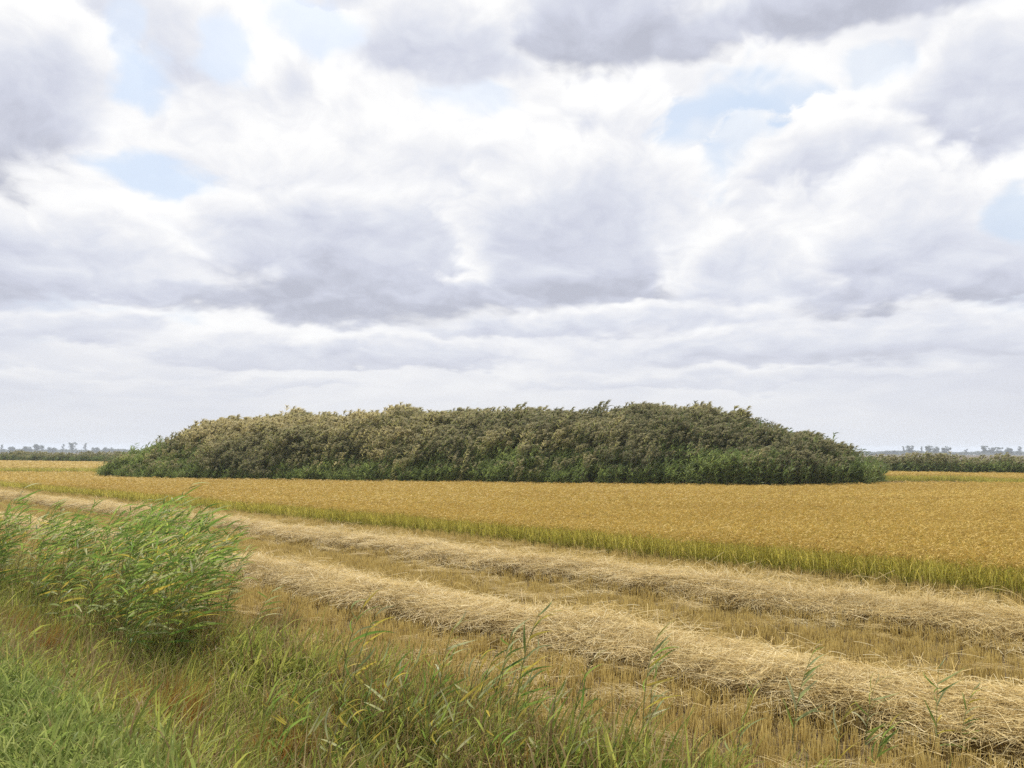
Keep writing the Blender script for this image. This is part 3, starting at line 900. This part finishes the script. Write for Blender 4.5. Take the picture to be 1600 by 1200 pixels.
gl = [grass_clump('bank_grass_a', [bank_grass, weed_dry], 0.18, 36, 0.08, 0.013, mix=0.08), grass_clump('bank_grass_b', [bank_grass, weed_dry], 0.22, 32, 0.09, 0.014, mix=0.05),
      grass_clump('bank_grass_c', [bank_grass, weed_dry], 0.14, 54, 0.09, 0.012, bend=(0.9, 2.2), mix=0.04)]
S_, T_ = jitter_grid(-2.5, 4.0, -5, 26, 0.11)
edge = 2.85 + 0.8 * (fbm(T_ * 0.5, S_ * 0.3, 12) - 0.5)
ok = (S_ < edge) & (rng.random(len(S_)) < 0.9)
S_, T_ = S_[ok], T_[ok]
x, y = st(S_, T_)
ok = in_view(x, y, 0.15, 2.0) & (y > 1.5)
S_, T_, x, y = S_[ok], T_[ok], x[ok], y[ok]; n = len(x)
scatter('bank_grass', gl, np.stack([x, y, ground_z(S_, T_)], 1), rand_rot(n, 0.15), rng.uniform(0.7, 1.2, n) * (0.7 + 0.7 * fbm(S_ * 0.8, T_ * 0.8, 2)), rng.integers(0, 3, n), fbm(S_ * 0.7, T_ * 0.7, 13),
        label='short bright green grass on the road bank', cat='grass')
print('bank', n)

wl = [grass_clump('weed_a', [weed_green, weed_dry], 0.55, 22, 0.14, 0.020, wind=0.3, mix=0.25), grass_clump('weed_b', [weed_green, weed_dry], 0.7, 18, 0.13, 0.022, wind=0.35, mix=0.15),
      grass_clump('weed_c', [weed_dry, weed_green], 0.50, 26, 0.14, 0.013, wind=0.2, mix=0.35, bend=(0.5, 2.6)), grass_clump('weed_d', [weed_dry, weed_green], 0.65, 20, 0.12, 0.013, wind=0.2, mix=0.3, bend=(0.3, 2.0)),
      grass_clump('weed_e', [weed_rust, weed_dry], 0.42, 40, 0.10, 0.012, mix=0.25, bend=(0.2, 1.2)),
      grass_clump('weed_f', [weed_green, weed_dry], 0.50, 13, 0.14, 0.038, wind=0.3, mix=0.10, bend=(0.8, 2.2))]
TUSSOCKS = [('tall rusty orange grass tussock at the foot of the green bank', 4.05, 9.5, 0.95, 0.95, weed_rust),
            ('reddish brown tussock at the bank foot below the reed clump', 4.5, 15.6, 0.75, 1.1, weed_rust),
            ('rust brown tussock by the left border below the reed clump', 4.5, 17.4, 0.8, 1.1, weed_rust),
            ('low rusty tussock on the ditch floor beside the tall orange one', 4.9, 8.4, 0.6, 0.8, weed_rust),
            ('tan tussock on the stubble beyond the free standing reed stem', 8.6, 17.4, 0.5, 0.8, weed_dry),
            ('tan tussock between the reed clump and the nearest straw row', 7.9, 13.7, 0.5, 0.9, weed_dry)]
S_, T_ = jitter_grid(2.3, 8.3, -5, 34, 0.15)
away = np.ones(len(S_), bool)
for _, s1, t1, h1, w1, _m in TUSSOCKS:                 # the weeds leave room for the tussocks
    away &= (S_ - s1) ** 2 + (T_ - t1) ** 2 > (0.42 * w1) ** 2
S_, T_ = S_[away], T_[away]
x, y = st(S_, T_)
ok = in_view(x, y, 0.12, 2.0) & (y > 2)
S_, T_, x, y = S_[ok], T_[ok], x[ok], y[ok]
dens = np.where(S_ > 7.0, 0.75 * sstep(8.2, 6.9, S_), np.where(S_ < 3.0, 0.5, 1.0))
ok = rng.random(len(S_)) < dens
S_, T_, x, y = S_[ok], T_[ok], x[ok], y[ok]; n = len(x)
patch = fbm(S_ * 0.6, T_ * 0.35, 51)
wet = np.clip(0.54 + 1.8 * (patch - 0.5) + 0.3 * np.exp(-((S_ - 5.9) / 0.9) ** 2) - 0.15 * np.exp(-((S_ - 3.6) / 0.7) ** 2), 0.02, 0.98)
u_ = rng.random(n)
kidx = np.where(u_ < wet * 0.75, np.where(rng.random(n) < 0.42, 5, rng.integers(0, 2, n)), np.where(rng.random(n) < 0.16, 4, rng.integers(2, 4, n)))
scl = rng.uniform(0.5, 1.2, n) * (0.6 + 0.8 * fbm(S_ * 1.4, T_ * 1.4, 91, 2)) * np.where(S_ < 3.2, 0.7, 1.0) * np.where(S_ > 7.0, 0.75, 1.0)
scatter('ditch_weeds', wl, np.stack([x, y, ground_z(S_, T_)], 1), rand_rot(n, 0.1, rng.normal(0, 0.7, n)), scl, kidx, np.clip(patch + rng.normal(0, 0.15, n), 0, 1),
        label='tangled green and dry weeds filling the roadside ditch', cat='weeds')
print('weeds', n)

# rust-coloured tussocks, each its own plant
def tussock(label, s, t, h, w, seed_mat=weed_rust):
    mb = MB()
    n_ = 620
    r_ = np.stack([np.clip(rng.normal(0, w * 0.22, n_), -w * 0.4, w * 0.4), np.clip(rng.normal(0, w * 0.22, n_), -w * 0.4, w * 0.4), np.full(n_, -0.05)], 1)
    hd = np.arctan2(r_[:, 1], r_[:, 0]) + rng.normal(0, 0.8, n_)
    mb.ribbons(r_, hd, h * rng.uniform(0.5, 1.15, n_), 0.010, rng.uniform(0, 0.3, n_), rng.uniform(0.2, 1.1, n_), 4, 1.4, mat=0, twist=rng.normal(0, 0.7, n_))
    o = link(bpy.data.objects.new('grass_tussock', mb.mesh('grass_tussock', [seed_mat])))
    x_, y_ = st(s, t); o.location = (x_, y_, float(ground_z(s, t)))
    tag(o, label, 'tussock', 'dry grass tussocks in the ditch')


for a in TUSSOCKS:
    tussock(*a)

# ------------------------------------------------------------------ reeds of the near side: every stalk with its leaves
leaf_green = plant_mat('reed_leaf', [(0.0, (0.07, 0.14, 0.026)), (0.4, (0.15, 0.25, 0.045)), (0.75, (0.26, 0.36, 0.07)), (1.0, (0.46, 0.48, 0.11))], transl=0.52, inst=0.75, rough=0.45, spec=0.12)
leaf_yellow = plant_mat('reed_leaf_yellow', [(0.0, (0.20, 0.22, 0.05)), (0.5, (0.40, 0.34, 0.06)), (1.0, (0.58, 0.44, 0.08))], transl=0.45, inst=0.75, rough=0.45)
leaf_pale = plant_mat('reed_leaf_pale', [(0.0, (0.20, 0.25, 0.09)), (0.5, (0.33, 0.37, 0.16)), (1.0, (0.50, 0.49, 0.28))], transl=0.45, inst=0.75, rough=0.48, spec=0.15)
stem_green = plant_mat('reed_stem', [(0.0, (0.10, 0.14, 0.04)), (1.0, (0.24, 0.25, 0.09))], transl=0.0, inst=0.7)


def leaf_mesh(name, L, w, a0, a1, mat, fold=0.25):
    """one strap leaf with a folded midrib, pointing along +X"""
    nseg = 7
    tt = np.linspace(0, 1, nseg + 1)
    th = a0 + (a1 - a0) * tt ** 1.3
    hor = np.concatenate([[0], np.cumsum(np.sin((th[1:] + th[:-1]) / 2)) * L / nseg]); ver = np.concatenate([[0], np.cumsum(np.cos((th[1:] + th[:-1]) / 2)) * L / nseg])
    wd = w * 0.5 * np.array([0.35 + 0.65 * min(1, k * 4) if k < 0.25 else max(0.03, 1 - ((k - 0.25) / 0.75) ** 1.6) for k in tt])
    tw = rng.uniform(-1.2, 1.2) * tt
    V_, F_ = [], []
    for i in range(nseg + 1):
        nx_, nz_ = -math.cos(th[i]), math.sin(th[i])
        for sgn in (-1, 0, 1):
            off = abs(sgn) * fold * wd[i]
            V_.append((hor[i] + nx_ * (off + sgn * wd[i] * math.sin(tw[i])), sgn * wd[i] * math.cos(tw[i]), ver[i] + nz_ * (off + sgn * wd[i] * math.sin(tw[i]))))
    for i in range(nseg):
        for k in (0, 1):
            F_.append([3 * i + k, 3 * i + k + 1, 3 * i + k + 4, 3 * i + k + 3])
    mb = MB(); mb.add(V_, F_, np.repeat(tt, 3), rng.random())
    return mb.mesh(name, [mat])


LEAF = {}
for nm, mt in (('green', leaf_green), ('yellow', leaf_yellow), ('pale', leaf_pale)):
    LEAF[nm] = [leaf_mesh('leaf', rng.uniform(0.42, 0.66), rng.uniform(0.030, 0.042), rng.uniform(0.55, 1.15), rng.uniform(1.5, 2.4), mt) for _ in range(7)]


def reed(h, leaves, lean, colours, seed, spread=0.7, leaf_scale=1.0, low=0.22, up=0.0):
    """an Empty with a stem and its leaves; not linked yet"""
    r_ = np.random.default_rng(seed)
    nseg = 9
    tt = np.linspace(0, 1, nseg + 1)
    th = lean * tt ** 1.6
    hor = np.concatenate([[0], np.cumsum(np.sin((th[1:] + th[:-1]) / 2)) * h / nseg]); ver = np.concatenate([[0], np.cumsum(np.cos((th[1:] + th[:-1]) / 2)) * h / nseg])
    mb = MB()
    c = np.stack([hor, np.zeros(nseg + 1), ver - 0.05], 1)
    mb.tube(c, 0.0085 * (1 - 0.7 * tt), 5, rnd=r_.random())
    root = bpy.data.objects.new('reed', None); root.empty_display_size = 0.1
    ch = [bpy.data.objects.new('stem', mb.mesh('stem', [stem_green]))]
    for i in range(leaves):
        k = low + (1 - low) * (i + r_.uniform(0.2, 0.8)) / leaves
        c_ = colours[r_.integers(0, len(colours))]
        lf = bpy.data.objects.new('leaf', LEAF[c_][r_.integers(0, 7)])
        lf.location = [np.interp(k, tt, c[:, j]) for j in range(3)]
        side = (i % 2) * 2 - 1
        lf.rotation_euler = (r_.choice((-1, 1)) * r_.uniform(0.1, 1.3), -up - 0.15 * k + r_.normal(0, 0.15), side * abs(r_.normal(0.1, spread)))
        sc = leaf_scale * r_.uniform(0.75, 1.15) * (1.0 if k < 0.85 else 0.75)
        lf.scale = (sc, sc, sc)
        ch.append(lf)
    for c_ in ch:
        c_.parent = root
    root['n'] = len(ch)
    return root, ch


def plant(src, x_, y_, z_, rz, sc, label, group):
    root, ch = src
    o = root.copy(); del o['n']; COL.objects.link(o)
    o.location = (x_, y_, z_); o.rotation_euler = (rng.normal(0, 0.05), rng.normal(0.02, 0.06), rz); o.scale = (sc, sc, sc)
    tag(o, label, 'reed', group)
    for c_ in ch:
        k = c_.copy(); COL.objects.link(k); k.parent = o
    return o


tall = [reed(rng.uniform(2.15, 2.75), int(rng.integers(13, 18)), rng.uniform(0.4, 1.0), ['green'] * 6 + ['pale', 'pale', 'yellow'], 100 + i, 0.85, 1.22) for i in range(14)]
# the clump: outline follows the photograph's two humps
n_reed = 0
tries = 0
while n_reed < 190 and tries < 6000:
    tries += 1
    s, t = rng.uniform(5.3, 8.6), rng.uniform(13.2, 24.0)
    x_, y_ = st(s, t)
    px = 800 + x_ / y_ * 1333
    if px > 362 or px < -70 or s > 8.0 + 0.6 * math.sin(t * 1.3):
        continue
    k = 0.78 + 0.22 * math.exp(-((px - 260) / 70.0) ** 2) + 0.18 * math.exp(-((px - 10) / 70.0) ** 2) - 0.05
    k *= 0.6 + 0.4 * min(1.0, (362 - px) / 40.0)
    plant(tall[rng.integers(0, 14)], x_, y_, float(ground_z(s, t)), rng.normal(0, 0.45), k * rng.uniform(0.85, 1.1),
          *(('green reed stalk in the tall hump by the left border of the picture', 'reeds in the hump at the left border') if px < 75 else
            ('green reed stalk in the tall hump that ends the clump towards the straw', 'reeds in the hump at the clump end') if px > 205 else
            ('green reed stalk in the lower middle of the dense windblown clump', 'reeds in the middle of the clump')))
    n_reed += 1
print('reeds', n_reed, tries)

single = [reed(1.5, 13, 0.5, ['green', 'green', 'pale', 'yellow'], 300 + i, 0.9, 0.9, 0.15, 0.2) for i in range(4)]
pale = [reed(1.4, 12, 0.42, ['pale', 'pale', 'green', 'yellow'], 320 + i, 0.8, 0.9, 0.15, 0.25) for i in range(4)]
young = [reed(rng.uniform(0.6, 0.9), 6, 0.6, ['yellow', 'green', 'pale', 'green', 'yellow'], 340 + i, 0.9, 0.72, 0.1, 0.45) for i in range(10)]


def spot(px, dist):
    x_ = (px - 800) / 1333 * dist
    s, t = to_st(x_, dist)
    return x_, dist, float(ground_z(s, t))


for lab, px, dist, src, rz, sc in [
        ('lone green reed stem standing free at the end of the clump', 362, 16.0, single[0], 0.2, 1.0),
        ('short leafy reed beside the lone stem with drooping leaves', 400, 14.0, single[1], 0.1, 0.75),
        ('bushy green reed whose leaves all stream over the nearest straw row', 540, 10.8, single[2], 0.0, 1.05),
        ('green reed with an orange leaf beside the bushy streaming one', 555, 10.6, single[3], 0.15, 0.95),
        ('grey leaved reed leaning over the middle of the straw row', 690, 10.6, pale[0], 0.3, 0.85),
        ('tall pale reed with yellow lower leaves before the straw row', 805, 9.9, pale[1], 0.25, 1.05),
        ('yellowing reed leaning against the tall pale one', 785, 9.8, single[1], 0.35, 0.85),
        ('pale reed with spread blades in front of the straw heap', 1000, 9.6, pale[2], 0.1, 0.9),
        ('green reed with narrow blades close to the pale spread one', 1012, 9.8, single[0], 0.1, 0.72),
        ('whitish reed standing before the stubble gap', 1225, 9.5, pale[3], 0.2, 0.82),
        ('small whitish reed with two raised blades', 1335, 9.3, pale[0], 0.4, 0.62),
        ('stiff dark green reed rising from the lower edge', 1445, 9.2, single[2], 0.9, 0.66),
        ('low pale reed beside the stiff dark green one', 1480, 9.3, pale[1], 0.0, 0.55)]:
    x_, y_, z_ = spot(px, dist)
    plant(src, x_, y_, z_, rz, sc, lab, 'single reeds along the ditch')
for i in range(92):
    px = rng.uniform(395, 900) if i < 86 else rng.uniform(900, 1500)
    dist = rng.uniform(8.3, 10.8) if i < 86 else rng.uniform(8.2, 9.0)
    x_, y_, z_ = spot(px, dist)
    plant(young[rng.integers(0, 10)], x_, y_, z_, rng.normal(0.1, 0.6), rng.uniform(0.7, 1.1),
          *(('young yellow green reed shoot in the thick of the ditch weeds', 'young reed shoots in the thick weeds') if px < 700 else
            ('young reed shoot at the thin end of the ditch weeds before the straw', 'young reed shoots at the thin end of the weeds') if px < 905 else
            ('lone young reed shoot on the open stubble at the lower edge', 'young reed shoots on the stubble')))

# ------------------------------------------------------------------ haze over the plain
mb = MB()
x0, x1, y0, y1, z0, z1 = -4400, 4400, -4400, 4400, -1.6, 34.0
mb.add([(x0, y0, z0), (x1, y0, z0), (x1, y1, z0), (x0, y1, z0), (x0, y0, z1), (x1, y0, z1), (x1, y1, z1), (x0, y1, z1)],
       [[0, 3, 2, 1], [4, 5, 6, 7], [0, 1, 5, 4], [1, 2, 6, 5], [2, 3, 7, 6], [3, 0, 4, 7]], 0.5, 0.5)
hm = bpy.data.materials.new('haze_air'); hm.use_nodes = True
ht = hm.node_tree; ht.nodes.clear()
pv = ht.nodes.new('ShaderNodeVolumePrincipled'); pv.inputs['Color'].default_value = (0.78, 0.87, 1.0, 1); pv.inputs['Density'].default_value = 0.00022
ho = ht.nodes.new('ShaderNodeOutputMaterial'); ht.links.new(pv.outputs[0], ho.inputs['Volume'])
haze = link(bpy.data.objects.new('haze', mb.mesh('haze', [hm], smooth=False)))
tag(haze, 'thin pale haze over the whole plain', 'haze', kind='stuff')
